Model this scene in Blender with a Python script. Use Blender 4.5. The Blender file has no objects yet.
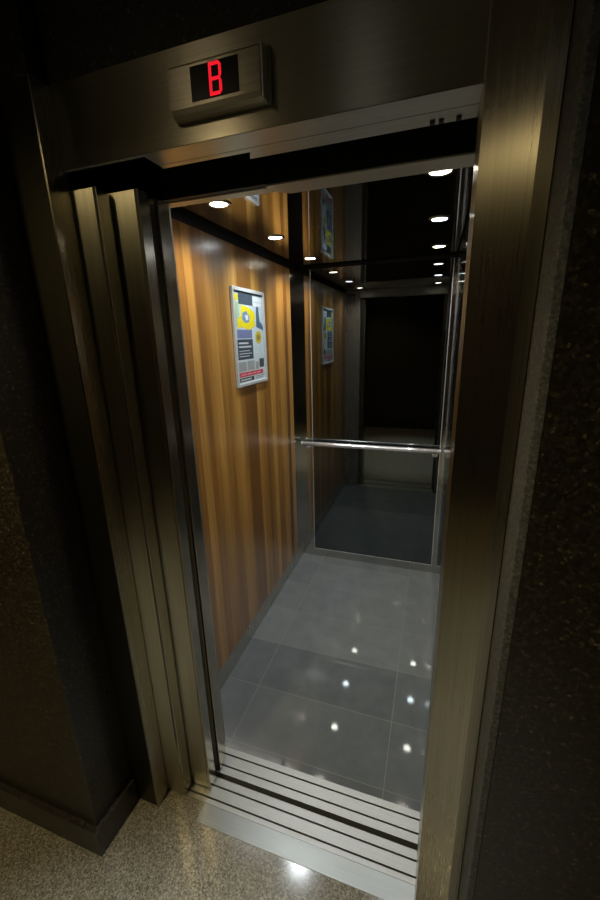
import bpy, bmesh, math, random
from mathutils import Vector, Matrix
random.seed(7)
sc = bpy.context.scene
col = sc.collection

# ------------------------------------------------------------------ materials
def mat(name):
    m = bpy.data.materials.new(name); m.use_nodes = True
    nt = m.node_tree
    return m, nt, nt.nodes['Principled BSDF']

def mapped(nt, scale=(1, 1, 1), loc=(0, 0, 0)):
    g = nt.nodes.new('ShaderNodeNewGeometry')
    mp = nt.nodes.new('ShaderNodeMapping')
    mp.inputs['Scale'].default_value = scale
    mp.inputs['Location'].default_value = loc
    nt.links.new(g.outputs['Position'], mp.inputs['Vector'])
    return mp.outputs['Vector']

def noise(nt, vec, scale, detail=3, rough=.5):
    n = nt.nodes.new('ShaderNodeTexNoise')
    n.inputs['Scale'].default_value = scale
    n.inputs['Detail'].default_value = detail
    n.inputs['Roughness'].default_value = rough
    nt.links.new(vec, n.inputs['Vector'])
    return n.outputs['Fac']

def ramp(nt, fac, stops, interp='LINEAR'):
    r = nt.nodes.new('ShaderNodeValToRGB')
    r.color_ramp.interpolation = interp
    els = r.color_ramp.elements
    while len(els) < len(stops): els.new(.5)
    for e, (p, c) in zip(els, stops):
        e.position = p; e.color = (*c, 1)
    nt.links.new(fac, r.inputs['Fac'])
    return r.outputs['Color']

def maprange(nt, fac, a, b, lo=0., hi=1.):
    r = nt.nodes.new('ShaderNodeMapRange')
    r.inputs['From Min'].default_value = lo; r.inputs['From Max'].default_value = hi
    r.inputs['To Min'].default_value = a; r.inputs['To Max'].default_value = b
    nt.links.new(fac, r.inputs['Value'])
    return r.outputs['Result']

def plain(name, c, rough=.5, metal=0., emit=None, strength=0., coat=0.):
    m, nt, b = mat(name)
    v = noise(nt, mapped(nt), 60, 2)
    k = .06
    lo = tuple(x * (1 - k) for x in c); hi = tuple(min(1, x * (1 + k)) for x in c)
    nt.links.new(ramp(nt, v, [(.3, lo), (.7, hi)]), b.inputs['Base Color'])
    b.inputs['Roughness'].default_value = rough
    b.inputs['Metallic'].default_value = metal
    b.inputs['Coat Weight'].default_value = coat
    if emit:
        b.inputs['Emission Color'].default_value = (*emit, 1)
        b.inputs['Emission Strength'].default_value = strength
    return m

def steel(name, c=(.56, .53, .47), rough=.27, grain='z', amount=.10, bump=.02, aniso=0., tang=(0, 0, 1), rot=.25):
    """brushed stainless steel; grain runs along one axis"""
    m, nt, b = mat(name)
    s = {'z': (220, 220, 3), 'x': (3, 220, 220), 'y': (220, 3, 220)}[grain]
    n = noise(nt, mapped(nt, s), 1.0, 3)
    big = noise(nt, mapped(nt), 3.0, 3)
    nt.links.new(ramp(nt, n, [(.25, tuple(x * .88 for x in c)), (.75, tuple(min(1, x * 1.1) for x in c))]),
                 b.inputs['Base Color'])
    add = nt.nodes.new('ShaderNodeMath'); add.operation = 'ADD'
    nt.links.new(maprange(nt, n, rough - amount / 2, rough + amount / 2), add.inputs[0])
    nt.links.new(maprange(nt, big, -.04, .04), add.inputs[1])
    nt.links.new(add.outputs[0], b.inputs['Roughness'])
    b.inputs['Metallic'].default_value = 1
    if aniso:                                  # brushing: reflections smear across the grain
        b.inputs['Anisotropic'].default_value = aniso
        b.inputs['Anisotropic Rotation'].default_value = rot
        cv = nt.nodes.new('ShaderNodeCombineXYZ')
        for i in range(3): cv.inputs[i].default_value = tang[i]
        nt.links.new(cv.outputs[0], b.inputs['Tangent'])
    if bump:
        bp = nt.nodes.new('ShaderNodeBump'); bp.inputs['Strength'].default_value = bump
        bp.inputs['Distance'].default_value = .001
        nt.links.new(n, bp.inputs['Height']); nt.links.new(bp.outputs['Normal'], b.inputs['Normal'])
    return m

STEEL_V = steel('brushed_steel_vertical', (.58, .54, .42), rough=.34, aniso=.95, bump=0)
STEEL_JAMB = steel('brushed_steel_jamb', (.44, .405, .315), rough=.28, amount=.04, aniso=.95, bump=0)
STEEL_H = steel('brushed_steel_horizontal', (.47, .44, .35), rough=.34, grain='x', aniso=.85, rot=0., bump=0)
STEEL_SOFFIT = steel('brushed_steel_soffit', (.74, .72, .66), rough=.34, grain='x', aniso=.85, rot=0., tang=(0, 1, 0), bump=0)
STEEL_SOFFIT.node_tree.nodes['Principled BSDF'].inputs['Metallic'].default_value = .75
STEEL_SILL = steel('worn_aluminium_sill', (.28, .29, .285), rough=.42, grain='x', amount=.2)
STEEL_SILL.node_tree.nodes['Principled BSDF'].inputs['Metallic'].default_value = .6
STEEL_PLATE = steel('worn_threshold_steel', (.20, .212, .21), rough=.36, grain='x', amount=.24)
STEEL_PLATE.node_tree.nodes['Principled BSDF'].inputs['Metallic'].default_value = .7
STEEL_MATT = steel('matt_steel', (.56, .54, .47), rough=.42, grain='x')
STEEL_MATT.node_tree.nodes['Principled BSDF'].inputs['Metallic'].default_value = .6
STEEL_POL = steel('polished_steel', (.60, .59, .56), rough=.08, amount=.04, bump=0)
STEEL_EDGE = steel('satin_edge_steel', (.52, .49, .41), rough=.20, amount=.08)
STEEL_CAR = steel('satin_car_steel', (.46, .45, .42), rough=.28, amount=.06)
STEEL_CAR.node_tree.nodes['Principled BSDF'].inputs['Metallic'].default_value = .8
CHROME = steel('chrome_tube', (.80, .82, .85), rough=.24, grain='x', amount=.05, bump=0)
CHROME.node_tree.nodes['Principled BSDF'].inputs['Metallic'].default_value = .75
CEIL = plain('dark_polished_ceiling', (.34, .34, .34), .035, 1.)
MIRROR = plain('smoked_mirror', (.17, .187, .19), .012, 1.)
BRONZE = plain('dark_bronze_metal', (.075, .068, .05), .38, 1.)
BLACK = plain('recess_shade_black', (.006, .006, .006), .6)  # near-black colour that paints the shade in the ceiling gap and door track
DARK = plain('dark_groove', (.02, .02, .02), .55)
WHITE = plain('white_print', (.70, .74, .76), .4)
LENS = plain('lit_lens', (.9, .9, .9), .4, 0, (.92, .97, 1.), 22)
LENSW = plain('lit_lens_warm', (.9, .9, .9), .4, 0, (1., .90, .72), 22)
RED = plain('red_display_segment', (.3, .0, .01), .5, 0, (1., .012, .03), .85)
SCREEN = plain('black_display_glass', (.004, .004, .004), .25)
LOBBYLENS = plain('lobby_lamp_lens', (.9, .8, .6), .4, 0, (1., .80, .50), 30)
POOLLENS = plain('lobby_pool_lamp_lens', (.9, .9, .85), .4, 0, (.95, 1., .92), 3)

def wood_mat():
    m, nt, b = mat('striped_walnut_veneer')
    # broad vertical veneer leaves across the wall, finer streaks, slow wander with height
    w = noise(nt, mapped(nt, (0, 1, .10)), 3.0, 2)
    g = nt.nodes.new('ShaderNodeNewGeometry')
    sep = nt.nodes.new('ShaderNodeSeparateXYZ'); nt.links.new(g.outputs['Position'], sep.inputs[0])
    off = maprange(nt, w, -.05, .05)
    add = nt.nodes.new('ShaderNodeMath'); add.operation = 'ADD'
    nt.links.new(sep.outputs['Y'], add.inputs[0]); nt.links.new(off, add.inputs[1])
    cmb = nt.nodes.new('ShaderNodeCombineXYZ'); nt.links.new(add.outputs[0], cmb.inputs['Y'])
    mul = nt.nodes.new('ShaderNodeMath'); mul.operation = 'MULTIPLY'; mul.inputs[1].default_value = .025
    nt.links.new(sep.outputs['Z'], mul.inputs[0]); nt.links.new(mul.outputs[0], cmb.inputs['Z'])
    broad = noise(nt, cmb.outputs[0], 7.0, 2, .55)
    fine = noise(nt, mapped(nt, (1, 1, .02)), 85, 4, .6)
    vein = noise(nt, mapped(nt, (1, 1, .006)), 260, 2, .5)
    def M(op, a, bv):
        n = nt.nodes.new('ShaderNodeMath'); n.operation = op
        for i, v in enumerate((a, bv)):
            if isinstance(v, (int, float)): n.inputs[i].default_value = v
            else: nt.links.new(v, n.inputs[i])
        return n.outputs[0]
    # leaves of veneer of uneven width, each with its own tone
    ysh = M('ADD', sep.outputs['Y'], M('MULTIPLY', M('SINE', M('MULTIPLY', sep.outputs['Y'], 23.), 0), .022))
    wn = nt.nodes.new('ShaderNodeTexWhiteNoise'); wn.noise_dimensions = '1D'
    nt.links.new(M('FLOOR', M('DIVIDE', ysh, .088), 0), wn.inputs['W'])
    broad = M('ADD', M('MULTIPLY', broad, .55), M('ADD', M('MULTIPLY', wn.outputs['Value'], .34), .06))
    c1 = ramp(nt, broad, [(.32, (.085, .034, .006)), (.44, (.19, .083, .012)), (.54, (.30, .145, .022)), (.66, (.44, .24, .052))])
    c2 = ramp(nt, fine, [(.30, (.60, .54, .46)), (.62, (1.10, 1.08, 1.05))])
    c3 = ramp(nt, vein, [(.35, (.82, .80, .78)), (.6, (1., 1., 1.))])
    def mulc(a, bb):
        mx = nt.nodes.new('ShaderNodeMix'); mx.data_type = 'RGBA'; mx.blend_type = 'MULTIPLY'
        mx.inputs[0].default_value = 1
        nt.links.new(a, mx.inputs[6]); nt.links.new(bb, mx.inputs[7]); return mx.outputs[2]
    nt.links.new(mulc(mulc(c1, c2), c3), b.inputs['Base Color'])
    b.inputs['Roughness'].default_value = .36
    b.inputs['Coat Weight'].default_value = 1.
    b.inputs['Coat Roughness'].default_value = .28
    b.inputs['Coat IOR'].default_value = 1.75
    return m
WOOD = wood_mat()

TX0, TXP, TY0, TYP = -.81, .68, .277, .302      # tile joints of the car floor
def tile_mat():
    m, nt, b = mat('grey_polished_floor_tile')
    g = nt.nodes.new('ShaderNodeNewGeometry')
    sep = nt.nodes.new('ShaderNodeSeparateXYZ'); nt.links.new(g.outputs['Position'], sep.inputs[0])
    def M(op, a, bv=None, cv=None):
        n = nt.nodes.new('ShaderNodeMath'); n.operation = op
        for i, v in enumerate((a, bv, cv)):
            if v is None: continue
            if isinstance(v, (int, float)): n.inputs[i].default_value = v
            else: nt.links.new(v, n.inputs[i])
        return n.outputs[0]
    def joint(out, o, p, w):
        q = M('DIVIDE', M('SUBTRACT', out, o), p)
        fr = M('ABSOLUTE', M('SUBTRACT', q, M('ROUND', q)))
        return M('LESS_THAN', fr, w / p), M('FLOOR', q)
    jx, ix = joint(sep.outputs['X'], TX0, TXP, .0016)
    jy, iy = joint(sep.outputs['Y'], TY0, TYP, .0014)
    j = M('MAXIMUM', jx, jy)
    wn = nt.nodes.new('ShaderNodeTexWhiteNoise'); wn.noise_dimensions = '2D'
    cm = nt.nodes.new('ShaderNodeCombineXYZ'); nt.links.new(ix, cm.inputs[0]); nt.links.new(iy, cm.inputs[1])
    nt.links.new(cm.outputs[0], wn.inputs['Vector'])
    cl = noise(nt, mapped(nt), 9, 5, .6)
    fn = noise(nt, mapped(nt), 160, 3, .6)
    rear = M('GREATER_THAN', sep.outputs['Y'], TY0 + 2 * TYP)     # tile rows are paler towards the back
    tone = M('ADD', M('ADD', M('MULTIPLY', wn.outputs['Value'], .10), M('MULTIPLY', rear, .22)),
             M('ADD', M('MULTIPLY', cl, .45), M('MULTIPLY', fn, .18)))
    c = ramp(nt, tone, [(.15, (.068, .080, .090)), (.85, (.170, .186, .194))])
    mx = nt.nodes.new('ShaderNodeMix'); mx.data_type = 'RGBA'
    nt.links.new(j, mx.inputs[0]); nt.links.new(c, mx.inputs[6]); mx.inputs[7].default_value = (.175, .185, .185, 1)
    nt.links.new(mx.outputs[2], b.inputs['Base Color'])
    nt.links.new(maprange(nt, cl, .03, .06), b.inputs['Roughness'])
    b.inputs['IOR'].default_value = 1.55
    return m
TILE = tile_mat()

def granite(name, stops, scale, rough, spec=None, coat=0.):
    m, nt, b = mat(name)
    a = noise(nt, mapped(nt), scale, 4, .75)
    v = nt.nodes.new('ShaderNodeTexVoronoi'); v.inputs['Scale'].default_value = scale * 1.3
    nt.links.new(mapped(nt), v.inputs['Vector'])
    mx = nt.nodes.new('ShaderNodeMix'); mx.data_type = 'FLOAT'; mx.inputs[0].default_value = .4
    sepc = nt.nodes.new('ShaderNodeSeparateColor'); nt.links.new(v.outputs['Color'], sepc.inputs[0])
    nt.links.new(a, mx.inputs[2]); nt.links.new(sepc.outputs[0], mx.inputs[3])
    c = ramp(nt, mx.outputs[0], stops)
    nt.links.new(c, b.inputs['Base Color'])
    b.inputs['Roughness'].default_value = rough
    b.inputs['Coat Weight'].default_value = coat; b.inputs['Coat Roughness'].default_value = .08
    return m
FLOORG = granite('speckled_beige_granite', [(.25, (.07, .062, .048)), (.45, (.145, .131, .104)), (.6, (.205, .188, .153)), (.8, (.34, .32, .27))], 170, .13)
WALLG = granite('dark_brown_granite', [(.25, (.008, .007, .005)), (.58, (.019, .016, .011)), (.70, (.038, .032, .021)), (.82, (.22, .18, .11))], 120, .34)
EDGEG = granite('grey_cut_stone_edge', [(.25, (.035, .038, .041)), (.55, (.072, .077, .082)), (.85, (.15, .155, .16))], 170, .65)
BASEG = granite('black_granite_skirting', [(.25, (.012, .011, .010)), (.6, (.030, .027, .024)), (.9, (.07, .06, .05))], 110, .30)
PLASTER = granite('dim_plaster', [(.2, (.22, .20, .16)), (.8, (.27, .25, .20))], 20, .8)

# ------------------------------------------------------------------ mesh helpers
def link(o, parent=None):
    col.objects.link(o)
    if parent is not None: o.parent = parent
    return o

def obj(name, bm, m, parent=None, smooth=False):
    me = bpy.data.meshes.new(name)
    if parent is not None:              # keep the mesh in its parent's own frame
        p, w = parent, Vector((0, 0, 0))
        while p is not None: w += p.location; p = p.parent
        bmesh.ops.translate(bm, verts=bm.verts, vec=-w)
    bmesh.ops.recalc_face_normals(bm, faces=bm.faces)
    bm.to_mesh(me); bm.free()
    ms = m if isinstance(m, (list, tuple)) else [m]
    for x in ms: me.materials.append(x)
    if smooth:
        for p in me.polygons: p.use_smooth = True
    o = bpy.data.objects.new(name, me)
    link(o)
    if parent is not None: o.parent = parent
    return o

def box(bm, x0, x1, y0, y1, z0, z1, bev=0., seg=2):
    r = bmesh.ops.create_cube(bm, size=1)
    vs = r['verts']
    for v in vs:
        v.co = Vector(((x0 + x1) / 2 + v.co.x * (x1 - x0), (y0 + y1) / 2 + v.co.y * (y1 - y0), (z0 + z1) / 2 + v.co.z * (z1 - z0)))
    if bev:
        es = {e for v in vs for e in v.link_edges}
        bmesh.ops.bevel(bm, geom=list(es), offset=bev, segments=seg, affect='EDGES', profile=.5)

def B(*a, bev=0., seg=2):
    bm = bmesh.new(); box(bm, *a, bev=bev, seg=seg); return bm

def prism(bm, pts, z0, z1, bev=0.):
    """vertical prism of a plan outline"""
    a = [bm.verts.new((x, y, z0)) for x, y in pts]
    b = [bm.verts.new((x, y, z1)) for x, y in pts]
    n = len(pts)
    bm.faces.new(a); bm.faces.new(b)
    es = []
    for i in range(n):
        f = bm.faces.new((a[i], a[(i + 1) % n], b[(i + 1) % n], b[i]))
    if bev:
        bm.edges.ensure_lookup_table()
        es = [e for e in bm.edges if all(v in a + b for v in e.verts)]
        bmesh.ops.bevel(bm, geom=es, offset=bev, segments=2, affect='EDGES', profile=.5)

def profile_x(bm, pts, x0, x1):
    """outline in (y, z) swept along x"""
    a = [bm.verts.new((x0, y, z)) for y, z in pts]
    b = [bm.verts.new((x1, y, z)) for y, z in pts]
    n = len(pts)
    bm.faces.new(a); bm.faces.new(b)
    for i in range(n):
        bm.faces.new((a[i], a[(i + 1) % n], b[(i + 1) % n], b[i]))

def tube(bm, pts, r, seg=16):
    rings = []
    n = len(pts)
    pts = [Vector(p) for p in pts]
    for i, p in enumerate(pts):
        d = (pts[min(i + 1, n - 1)] - pts[max(i - 1, 0)]).normalized()
        u = d.orthogonal().normalized() if i == 0 else (u - d * u.dot(d)).normalized()
        w = d.cross(u)
        rings.append([bm.verts.new(p + r * (math.cos(t) * u + math.sin(t) * w)) for t in [2 * math.pi * k / seg for k in range(seg)]])
    for a, b in zip(rings, rings[1:]):
        for k in range(seg):
            bm.faces.new((a[k], a[(k + 1) % seg], b[(k + 1) % seg], b[k]))
    bm.faces.new(rings[0]); bm.faces.new(rings[-1])

def lathe(bm, prof, c, seg=32):
    """profile of (r, z) about a vertical axis through c, closed to a solid"""
    rings = []
    for r, z in prof:
        if r < 1e-6: rings.append([bm.verts.new((c[0], c[1], c[2] + z))])
        else: rings.append([bm.verts.new((c[0] + r * math.cos(2 * math.pi * k / seg), c[1] + r * math.sin(2 * math.pi * k / seg), c[2] + z)) for k in range(seg)])
    m = len(rings)
    for i in range(m - 1):
        a, b = rings[i], rings[i + 1]
        for k in range(seg):
            k2 = (k + 1) % seg
            if len(a) == 1 and len(b) == 1: continue
            if len(a) == 1: bm.faces.new((a[0], b[k], b[k2]))
            elif len(b) == 1: bm.faces.new((a[k], a[k2], b[0]))
            else: bm.faces.new((a[k], a[k2], b[k2], b[k]))

def empty(name, loc, label, cat, group=None):
    o = bpy.data.objects.new(name, None); o.empty_display_size = .1
    o.location = loc; link(o)
    return tag(o, label, cat, group)

def tag(o, label, cat, group=None):
    o['label'] = label; o['category'] = cat
    if group: o['group'] = group
    return o

def struct(name, bm, m):
    o = obj(name, bm, m); o['kind'] = 'structure'; return o

# ------------------------------------------------------------------ dimensions (metres)
XL = -.953            # left jamb reveal
XO = -.79             # parked door edge = clear opening left
CW0, CW1 = -.984, .042  # car inner faces
CY0, CY1 = .2416, 1.887 # car floor front, back wall
CH = 2.20             # car ceiling
HZ = 2.155            # underside of landing header
HT = 2.33             # top of landing header
LZ = 2.64             # lobby ceiling

# ------------------------------------------------------------------ lobby (setting)
bm = bmesh.new(); box(bm, -3.0, 1.6, -3.0, -.045, -.05, 0)
box(bm, -3.0, XO, -.045, .021, -.05, 0)
box(bm, .005, 1.6, -.045, .021, -.05, 0)
struct('floor', bm, FLOORG)
struct('ceiling', B(-3.0, 1.6, -3.0, .12, LZ, LZ + .05), PLASTER)
struct('wall_left', B(-3.05, -3.0, -3.0, -.215, 0, LZ), WALLG)
struct('wall_right', B(1.6, 1.65, -3.0, -.2, 0, LZ), WALLG)
struct('wall_back', B(-3.0, 1.6, -3.05, -3.0, 0, LZ), WALLG)
# stone piers either side of the recessed entrance, and the stone above the header
bm = B(-3.0, -1.066, -.217, .12, 0, LZ, bev=.002)
struct('wall_front_left', bm, WALLG)
struct('trim_2', B(-1.0655, -.9585, -.045, -.005, 0, HT, bev=.001), BRONZE)   # dark filler strip beside the left jamb
struct('trim_3', B(-1.0655, -.9585, -.045, -.005, HT, LZ), WALLG)
bm = B(.123, 1.6, -.2, .12, 0, LZ)
struct('wall_front_right', bm, WALLG)
struct('trim_1', B(.108, .123, -.2, .12, 0, LZ, bev=.002), EDGEG)      # pale cut edge of the right stone slab
struct('wall_front_upper', B(-.9585, .108, .004, .12, HT, LZ), WALLG)
bm = bmesh.new()
prism(bm, [(-3.0, -.237), (-1.046, -.237), (-1.046, -.052), (-1.066, -.052), (-1.066, -.217), (-3.0, -.217)], 0, .112)
struct('baseboard_left', bm, BASEG)
struct('baseboard_right', B(.124, 1.6, -.218, -.2005, 0, .112, bev=.001), BASEG)

# the dark shaft round the car
struct('wall_shaft_left', B(-1.35, -1.30, .12, 2.15, -.6, LZ + .3), PLASTER)
struct('wall_shaft_right', B(.40, .45, .12, 2.15, -.6, LZ + .3), PLASTER)
struct('wall_shaft_back', B(-1.35, .45, 2.15, 2.20, -.6, LZ + .3), PLASTER)
struct('floor_shaft_pit', B(-1.35, .45, .0, 2.20, -.65, -.6), PLASTER)
struct('ceiling_shaft', B(-1.35, .45, .12, 2.20, LZ + .3, LZ + .35), PLASTER)

# ------------------------------------------------------------------ landing door frame
fr = empty('elevator_door_frame', (-.44, 0, 0), 'brushed stainless steel elevator door frame set between dark granite piers', 'door frame')
jl = bmesh.new(); prism(jl, [(-.958, -.049), (XL, -.049), (XL, .014), (-.958, .014)], .0, HT)
obj('jamb', jl, STEEL_JAMB, fr)
SPLAY = ((.005, -.049), (.083, -.110))
jr = bmesh.new(); prism(jr, [SPLAY[0], SPLAY[1], (.106, -.110), (.106, .10), (.005, .10)], .0, HT)
obj('jamb', jr, STEEL_JAMB, fr)
obj('header', B(XL, .0048, 0, .012, HZ + .0015, HT), STEEL_H, fr)
so = bmesh.new()
box(so, -.715, .0048, -.0006, .063, HZ, HZ + .0012)
box(so, -.95, -.715, -.0006, .012, HZ, HZ + .0012)
prism(so, [(-.715, .065), (.0048, .065), (.0048, .116), (-.494, .116), (-.478, .083), (-.715, .083)], HZ, HZ + .012)
obj('soffit', so, STEEL_SOFFIT, fr)
for hx in (-.085, -.068, -.035):
    obj('fixing_clip', B(hx, hx + .010, .092, .104, HZ - .006, HZ, bev=.001), DARK, fr)

# ------------------------------------------------------------------ floor display above the door
di = empty('floor_indicator', (-.495, 0, 2.24), 'steel floor indicator on the header showing a red letter B', 'display')
obj('base_plate', B(-.605, -.384, -.009, -.0005, 2.190, 2.286, bev=.002), STEEL_JAMB, di)
hs = bmesh.new()
profile_x(hs, [(-.009, 2.192), (-.018, 2.1925), (-.026, 2.1975), (-.030, 2.206), (-.030, 2.276), (-.026, 2.281), (-.009, 2.283)], -.603, -.398)
obj('housing', hs, STEEL_H, di)
obj('end_cap', B(-.397, -.391, -.031, -.009, 2.191, 2.284, bev=.002), CHROME, di)
sn = obj('screen', B(-.551, -.443, -.0315, -.0295, 2.212, 2.271, bev=.0008), SCREEN, di)
# segmented letter B: outline polygon with its two counters left open
bb = bmesh.new()
lx0, lx1, lz0, lz1 = -.5075, -.4800, 2.2145, 2.2690
t, ch = .0055, .0055
y0, y1 = -.0328, -.0315
zm = (lz0 + lz1) / 2
def seg(pts):
    a = [bb.verts.new((x, y0, z)) for x, z in pts]; b = [bb.verts.new((x, y1, z)) for x, z in pts]
    bb.faces.new(a); bb.faces.new(b)
    for i in range(len(pts)):
        k = (i + 1) % len(pts); bb.faces.new((a[i], a[k], b[k], b[i]))
g = .0004
seg([(lx0, lz0), (lx0 + t, lz0), (lx0 + t, lz1), (lx0, lz1)])
seg([(lx0 + t + g, lz1 - t), (lx1 - t, lz1 - t), (lx1 - ch, lz1), (lx0 + t + g, lz1)])
seg([(lx0 + t + g, lz0), (lx1 - ch, lz0), (lx1 - t, lz0 + t), (lx0 + t + g, lz0 + t)])
seg([(lx0 + t + g, zm - t / 2), (lx1 - t, zm - t / 2), (lx1 - t * .6, zm), (lx1 - t, zm + t / 2), (lx0 + t + g, zm + t / 2)])
seg([(lx1 - t, zm + t / 2 + g), (lx1 - t * .5, zm + g), (lx1, zm + ch), (lx1, lz1 - ch), (lx1 - ch + g, lz1 - g), (lx1 - t, lz1 - t - g)])
seg([(lx1 - t, lz0 + t + g), (lx1 - ch + g, lz0 + g), (lx1, lz0 + ch), (lx1, zm - ch), (lx1 - t * .5, zm - g), (lx1 - t, zm - t / 2 - g)])
obj('letter', bb, RED, di)

# ------------------------------------------------------------------ landing doors, slid open to the left
def door_panel(name, x0, x1, y0, y1, top, label):
    e = empty(name, ((x0 + x1) / 2, (y0 + y1) / 2, .004), label, 'door', 'sliding steel elevator doors parked at the left')
    ld = .0015
    obj('door_leaf', B(x0, x1 - .012, y0, y1, .006, top, bev=ld), STEEL_V, e)
    obj('leading_edge', B(x1 - .0115, x1, y0 - .0005, y1 + .0005, .006, top, bev=ld), STEEL_EDGE, e)
    obj('guide_shoe', B(x1 - .10, x1 - .03, (y0 + y1) / 2 - .004, (y0 + y1) / 2 + .004, -.008, .0055), DARK, e)
    return e
PT = 2.118
door_panel('sliding_door', -.975, XL + .0794, .0172, .060, PT, 'brushed steel landing door panel beside the left jamb, set back behind the other panel')
door_panel('sliding_door', -.975, XO, .0685, .109, PT, 'brushed steel landing door panel nearest the open doorway, just before the black gap')
door_panel('sliding_door', -.982, XO, .146, .196, PT, 'steel elevator car door panel between the black gap and the wood wall')

# ------------------------------------------------------------------ sills
def sill(name, x0, x1, y0, y1, grooves, gw, label):
    bm = bmesh.new()
    ys = [y0]
    for g in grooves: ys += [g - gw / 2, g + gw / 2]
    ys.append(y1)
    # one continuous profile with sunk grooves
    top, dp = .001, -.012
    pts = [(y0, -.03), (y0, top)]
    for g in grooves:
        pts += [(g - gw / 2, top), (g - gw / 2, dp), (g + gw / 2, dp), (g + gw / 2, top)]
    pts += [(y1, top), (y1, -.03)]
    a = [bm.verts.new((x0, y, z)) for y, z in pts]; b = [bm.verts.new((x1, y, z)) for y, z in pts]
    for i in range(len(pts)):
        k = (i + 1) % len(pts); bm.faces.new((a[i], a[k], b[k], b[i]))
    bm.faces.new(a); bm.faces.new(b)
    e = empty(name, ((x0 + x1) / 2, (y0 + y1) / 2, 0), label, 'sill')
    obj('rail_plate', bm, STEEL_SILL, e)
    for g in grooves:
        obj('groove', B(x0 + .002, x1 - .002, g - gw / 2 + .0003, g + gw / 2 - .0003, dp + .0002, dp + .0032), DARK, e)
    return e
sill('landing_door_sill', -.965, .0048, .0215, .1172, [.0415, .0867], .0066, 'grooved metal sill on the lobby side of the black gap')
sill('car_door_sill', -.965, .02, .137, CY0 - .0005, [.168, .2135], .0066, 'grooved metal sill along the front of the tiled elevator floor')
tp = B(XO, .0048, -.045, .0208, -.02, .0016, bev=.0006)
tag(obj('threshold_plate', tp, STEEL_PLATE), 'worn flat metal threshold plate on the granite lobby floor before the doorway', 'threshold')

# ------------------------------------------------------------------ elevator car
car = empty('elevator_car', (-.45, 1.06, 0), 'open elevator car with striped wood wall, smoked mirror, dark ceiling and grey tiles', 'elevator')
obj('tiled_floor', B(CW0 - .02, CW1 + .02, CY0, CY1 + .02, -.04, 0), TILE, car)
WT = 2.172            # top of wall cladding, a dark shadow gap above
obj('wood_panel', B(CW0 - .018, CW0, .27, 1.7335, .1175, WT, bev=.001), WOOD, car)
obj('kick_plate', B(CW0 - .016, CW0 - .004, .27, CY1, .0005, .116), STEEL_CAR, car)
obj('corner_strip', B(CW0 - .018, CW0 - .001, 1.735, CY1, .1175, WT, bev=.0008), STEEL_POL, car)
bk = bmesh.new()
box(bk, CW0 - .018, -.8905, CY1, CY1 + .02, .0005, WT + .012)
box(bk, .0255, CW1 + .018, CY1, CY1 + .02, .0005, WT + .012)
box(bk, -.8905, .0255, CY1, CY1 + .02, .0005, .067)
obj('back_panel', bk, STEEL_POL, car)
obj('mirror', B(-.8895, .0245, CY1 - .0005, CY1 + .015, .068, WT + .012), MIRROR, car)
mt = bmesh.new()
box(mt, -.8935, -.8885, CY1 - .003, CY1 - .0005, .065, WT + .01)
box(mt, .0235, .0285, CY1 - .003, CY1 - .0005, .065, WT + .01)
box(mt, -.8885, .0235, CY1 - .003, CY1 - .0005, .064, .0685)
obj('mirror_trim', mt, CHROME, car)
for a, b_ in ((.27, .80), (.804, 1.34), (1.344, CY1)):
    obj('right_panel', B(CW1, CW1 + .018, a, b_, .1, WT, bev=.0008), STEEL_POL, car)
obj('kick_plate', B(CW1 + .004, CW1 + .016, .27, CY1, .0005, .0985), STEEL_CAR, car)
for x0, x1 in ((CW0 - .018, -.835), (.036, CW1 + .018)):
    obj('front_return_panel', B(x0, x1, .225, .268, .0005, WT, bev=.001), STEEL_CAR, car)
# ceiling: dark polished panel, a black shadow gap all round
obj('ceiling_panel', B(CW0 + .0, CW1 - .0, .235, CY1 - .006, CH, CH + .02), CEIL, car)
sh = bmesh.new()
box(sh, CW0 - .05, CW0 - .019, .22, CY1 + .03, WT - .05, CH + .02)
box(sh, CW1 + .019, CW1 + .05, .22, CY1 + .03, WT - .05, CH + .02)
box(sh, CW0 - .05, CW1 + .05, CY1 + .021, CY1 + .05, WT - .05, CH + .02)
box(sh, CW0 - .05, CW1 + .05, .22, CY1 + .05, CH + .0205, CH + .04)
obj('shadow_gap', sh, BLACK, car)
# lintel of the car doorway with the longer guide lip at the right
ln = bmesh.new()
box(ln, CW0 - .018, .05, .226, .262, 2.127, CH - .001, bev=.001)
obj('lintel', ln, STEEL_MATT, car)
lp = bmesh.new()
prism(lp, [(-.492, .200), (.041, .200), (.041, .274), (-.45, .274), (-.492, .235)], 2.1225, 2.1265)
obj('guide_lip', lp, STEEL_MATT, car)
obj('track_gap_shade', B(CW0, CW1, .203, .2255, 2.129, CH - .001), BLACK, car)  # black box added to give the gap before the lintel its shade

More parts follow.
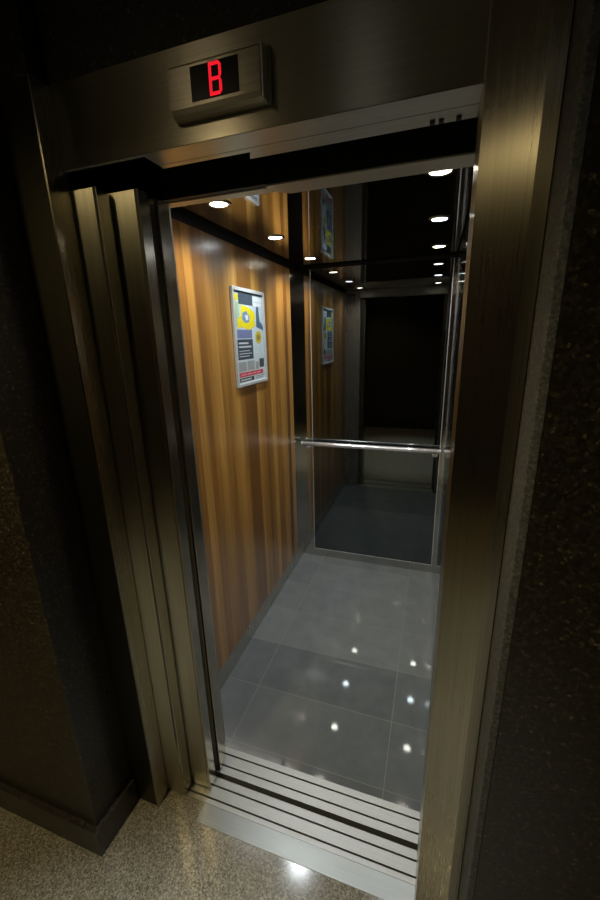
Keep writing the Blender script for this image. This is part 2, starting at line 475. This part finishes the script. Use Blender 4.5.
# ------------------------------------------------------------------ handrail
hr = empty('handrail', (-.45, 1.83, .97), 'horizontal chrome handrail across the smoked mirror on the back wall', 'handrail')
RY, RZ = 1.832, .972
bm = bmesh.new(); tube(bm, [(-.955, RY, RZ), (-.7, RY, RZ), (-.2, RY, RZ), (.024, RY, RZ)], .0165, 20)
obj('rail_tube', bm, CHROME, hr, True)
for x in (-.962, .024):
    bm = bmesh.new(); tube(bm, [(x, RY, RZ), (x + .003, RY, RZ), (x + .007, RY, RZ)], .0185, 20)
    obj('end_cap', bm, CHROME, hr, True)
for x in (-.925, -.005):
    bm = bmesh.new()
    pts = [(x, RY, RZ - .012)] + [(x, RY + .025 - .025 * math.cos(a), RZ - .014 - .022 * math.sin(a)) for a in [.3, .7, 1.1, 1.5]] + [(x, CY1 - .0035, RZ - .037)]
    tube(bm, pts, .006, 12)
    br = obj('bracket', bm, CHROME, hr, True)
    bm = bmesh.new(); tube(bm, [(x, CY1 - .0075, RZ - .037), (x, CY1 - .0035, RZ - .037)], .019, 20)
    obj('rose', bm, CHROME, br)

# ------------------------------------------------------------------ framed poster on the wood wall
PY0, PY1, PZ0, PZ1 = .893, 1.2685, 1.504, 1.986
po = empty('framed_poster', (CW0, (PY0 + PY1) / 2, PZ0), 'white framed advertising poster with yellow and red blocks on the wood wall', 'poster')
fw = .017
bm = bmesh.new()
x0, x1 = CW0 + .0004, CW0 + .013
box(bm, x0, x1, PY0, PY0 + fw, PZ0, PZ1, bev=.002)
box(bm, x0, x1, PY1 - fw, PY1, PZ0, PZ1, bev=.002)
box(bm, x0, x1, PY0 + fw, PY1 - fw, PZ0, PZ0 + fw, bev=.002)
box(bm, x0, x1, PY0 + fw, PY1 - fw, PZ1 - fw, PZ1, bev=.002)
obj('frame', bm, plain('silver_white_frame', (.46, .48, .48), .35, .3), po)
sx = CW0 + .0065
sh_ = obj('sheet', B(CW0 + .0006, sx, PY0 + fw, PY1 - fw, PZ0 + fw, PZ1 - fw), plain('poster_paper', (.36, .43, .46), .45), po)
SY, SZ, SW, SH = PY0 + fw, PZ1 - fw, PY1 - PY0 - 2 * fw, PZ1 - PZ0 - 2 * fw
def pr(name, polys, c, layer=1, rough=.4):
    """flat printed shapes on the sheet, given as (s, t) from its top left corner"""
    bm = bmesh.new()
    xa, xb = sx + .00005, sx + .0002 * layer
    for poly in polys:
        if len(poly) == 4 and not isinstance(poly[0], (tuple, list)):
            s0, s1, t0, t1 = poly; poly = [(s0, t0), (s1, t0), (s1, t1), (s0, t1)]
        a = [bm.verts.new((xa, SY + s * SW, SZ - t * SH)) for s, t in poly]
        b = [bm.verts.new((xb, SY + s * SW, SZ - t * SH)) for s, t in poly]
        bm.faces.new(a); bm.faces.new(b)
        for i in range(len(poly)):
            k = (i + 1) % len(poly); bm.faces.new((a[i], a[k], b[k], b[i]))
    return obj(name, bm, plain('print_' + name, tuple(.72 * v for v in c), rough), po)
pr('top_band', [(.0, 1., 0., .022), (.15, .62, .02, .135)], (.055, .075, .10))
pr('yellow_tab', [(.03, .14, .03, .10)], (.62, .55, .02), 2)
pr('logo_block', [(.64, .97, .035, .085), (.64, .97, .095, .135)], (.75, .78, .80), 2)
pr('green_field', [(.0, .16, .115, .36)], (.38, .50, .30))
pr('blue_field', [[(.74, .14), (.82, .14), (.86, .30), (.98, .36), (.98, .41), (.72, .37)]], (.07, .13, .20))
pr('yellow_shape', [[(.22, .14), (.42, .15), (.66, .20), (.70, .27), (.64, .30), (.70, .35), (.58, .38), (.44, .41), (.28, .38), (.08, .39), (.08, .30), (.20, .26)]], (.75, .62, .012), 2)
pr('blue_figure', [[(.26, .22), (.38, .20), (.50, .27), (.46, .32), (.34, .33), (.24, .30)]], (.16, .26, .42), 3)
pr('white_figure', [[(.33, .25), (.42, .24), (.45, .29), (.36, .305)]], (.66, .72, .76), 4)
pr('photo_strip', [(.05, .55, .405, .50)], (.15, .18, .34))
pr('yellow_badge', [[(.78 + .12 * math.cos(a), .49 + .075 * math.sin(a)) for a in [k * math.pi / 8 for k in range(16)]]], (.55, .44, .03), 2)
pr('badge_centre', [[(.78 + .06 * math.cos(a), .49 + .037 * math.sin(a)) for a in [k * math.pi / 6 for k in range(12)]]], (.22, .20, .06), 3)
pr('text_box', [(.04, .56, .51, .735)], (.045, .06, .085))
pr('text_lines', [(.08, .40, .545, .562), (.08, .50, .585, .602), (.08, .44, .635, .643), (.08, .50, .665, .673), (.08, .42, .695, .703)], (.55, .60, .64), 2)
pr('thumbnail', [(.04, .30, .76, .865), (.33, .58, .755, .865), (.61, .74, .775, .865)], (.30, .32, .33))
pr('dark_thumbnail', [(.77, .95, .745, .85)], (.06, .075, .085), 2)
pr('red_band', [(.04, .90, .878, .93)], (.55, .05, .085))
pr('red_band_text', [(.10, .28, .898, .912), (.31, .46, .898, .912), (.49, .62, .898, .912), (.65, .80, .898, .912)], (.62, .35, .37), 2)
pr('bottom_box', [(.04, .54, .94, .985)], (.04, .05, .06))
pr('bottom_text', [(.08, .18, .955, .972), (.20, .30, .955, .972), (.32, .44, .955, .972)], (.55, .58, .60), 2)
pr('corner_logo', [(.60, .95, .945, .955), (.60, .88, .965, .978)], (.25, .27, .30))

# ------------------------------------------------------------------ six downlights in the car ceiling
def make_light(loc, label, lens):
    e = empty('downlight', loc, label, 'ceiling light', 'recessed round downlights in the car ceiling')
    x, y, z = loc
    bm = bmesh.new(); lathe(bm, [(.031, -.0002), (.031, -.003), (.036, -.005), (.044, -.003), (.0455, -.0002), (.031, -.0002)], loc, 32)
    obj('trim_ring', bm, STEEL_POL, e, True)
    bm = bmesh.new(); lathe(bm, [(0, -.0005), (.0305, -.0005), (.0305, -.002), (.018, -.0035), (0, -.004)], loc, 32)
    obj('lens', bm, lens, e, True)
    return e
proto = {}
for r, (x, side) in enumerate(((-.065, 'right'), (-.7985, 'left'))):
    for k, (y, w) in enumerate(((.506, 'nearest the doorway'), (1.034, 'in the middle'), (1.595, 'nearest the mirror'))):
        warm = (k != 1)
        lab = 'lit round ceiling downlight %s in the %s row' % (w, side)
        if warm not in proto:
            o = proto[warm] = make_light((x, y, CH), lab, LENSW if warm else LENS)
        else:
            s = proto[warm]
            o = s.copy(); col.objects.link(o); o.location = (x, y, CH); o['label'] = lab
            for c in list(s.children):
                d = c.copy(); col.objects.link(d); d.parent = o
        ld = bpy.data.lights.new('downlight_beam', 'SPOT')
        ld.energy = 11; ld.color = (1., .93, .82) if warm else (.86, .95, 1.)
        ld.spot_size = math.radians(150); ld.spot_blend = .9; ld.shadow_soft_size = .03
        lo = bpy.data.objects.new('downlight_beam', ld); col.objects.link(lo)
        lo.location = (0, 0, -.012); lo.parent = o

# ------------------------------------------------------------------ lobby ceiling lamps behind and left of the viewer
def lobby_lamp(x, y, label, energy, color, size, blend, lens):
    lc = (x, y, LZ)
    e = empty('lobby_downlight', lc, label, 'ceiling light')
    bm = bmesh.new(); lathe(bm, [(.075, -.0002), (.075, -.004), (.082, -.007), (.092, -.0002), (.075, -.0002)], lc, 32)
    obj('trim_ring', bm, STEEL_POL, e, True)
    bm = bmesh.new(); lathe(bm, [(0, -.0005), (.0745, -.0005), (.0745, -.002), (0, -.003)], lc, 32)
    obj('lens', bm, lens, e, True)
    ld = bpy.data.lights.new('lobby_beam', 'SPOT')
    ld.energy = energy; ld.color = color; ld.spot_size = math.radians(size); ld.spot_blend = blend; ld.shadow_soft_size = .07
    lo = bpy.data.objects.new('lobby_beam', ld); col.objects.link(lo); lo.location = (0, 0, -.02); lo.parent = e
lobby_lamp(-1.15, -1.3, 'warm round downlight in the lobby ceiling to the left of the viewer', 100, (1., .79, .38), 150, .5, LOBBYLENS)
lobby_lamp(-.40, -1.22, 'neutral round downlight in the lobby ceiling straight before the doorway', 260, (.90, 1., .98), 54, .6, POOLLENS)

# ------------------------------------------------------------------ world, camera, view
w = bpy.data.worlds.new('dark'); sc.world = w; w.use_nodes = True
w.node_tree.nodes['Background'].inputs[0].default_value = (.010, .0085, .006, 1)
w.node_tree.nodes['Background'].inputs[1].default_value = .15

yaw, pitch, roll, f = -.3313, -.2794, -.0271, 392.3
cy, sy, cp, sp = math.cos(yaw), math.sin(yaw), math.cos(pitch), math.sin(pitch)
fwd = Vector((sy * cp, cy * cp, sp)); right = Vector((cy, -sy, 0)); up = right.cross(fwd)
c, s = math.cos(roll), math.sin(roll)
r2, u2 = c * right + s * up, -s * right + c * up
cd = bpy.data.cameras.new('camera'); cd.sensor_fit = 'HORIZONTAL'; cd.sensor_width = 36; cd.lens = 36 * f / 600
cd.clip_start = .02
cam = bpy.data.objects.new('camera', cd); col.objects.link(cam)
m = Matrix((r2, u2, -fwd)).transposed().to_4x4(); m.translation = Vector((-.0433, -.8856, 1.7424))
cam.matrix_world = m
sc.camera = cam
sc.view_settings.view_transform = 'Standard'; sc.view_settings.look = 'None'
sc.view_settings.gamma = 1; sc.view_settings.use_curve_mapping = False
sc.view_settings.exposure = 0
sc.cycles.use_denoising = True
sc.cycles.max_bounces = 12; sc.cycles.glossy_bounces = 8
sc.cycles.sample_clamp_indirect = 3
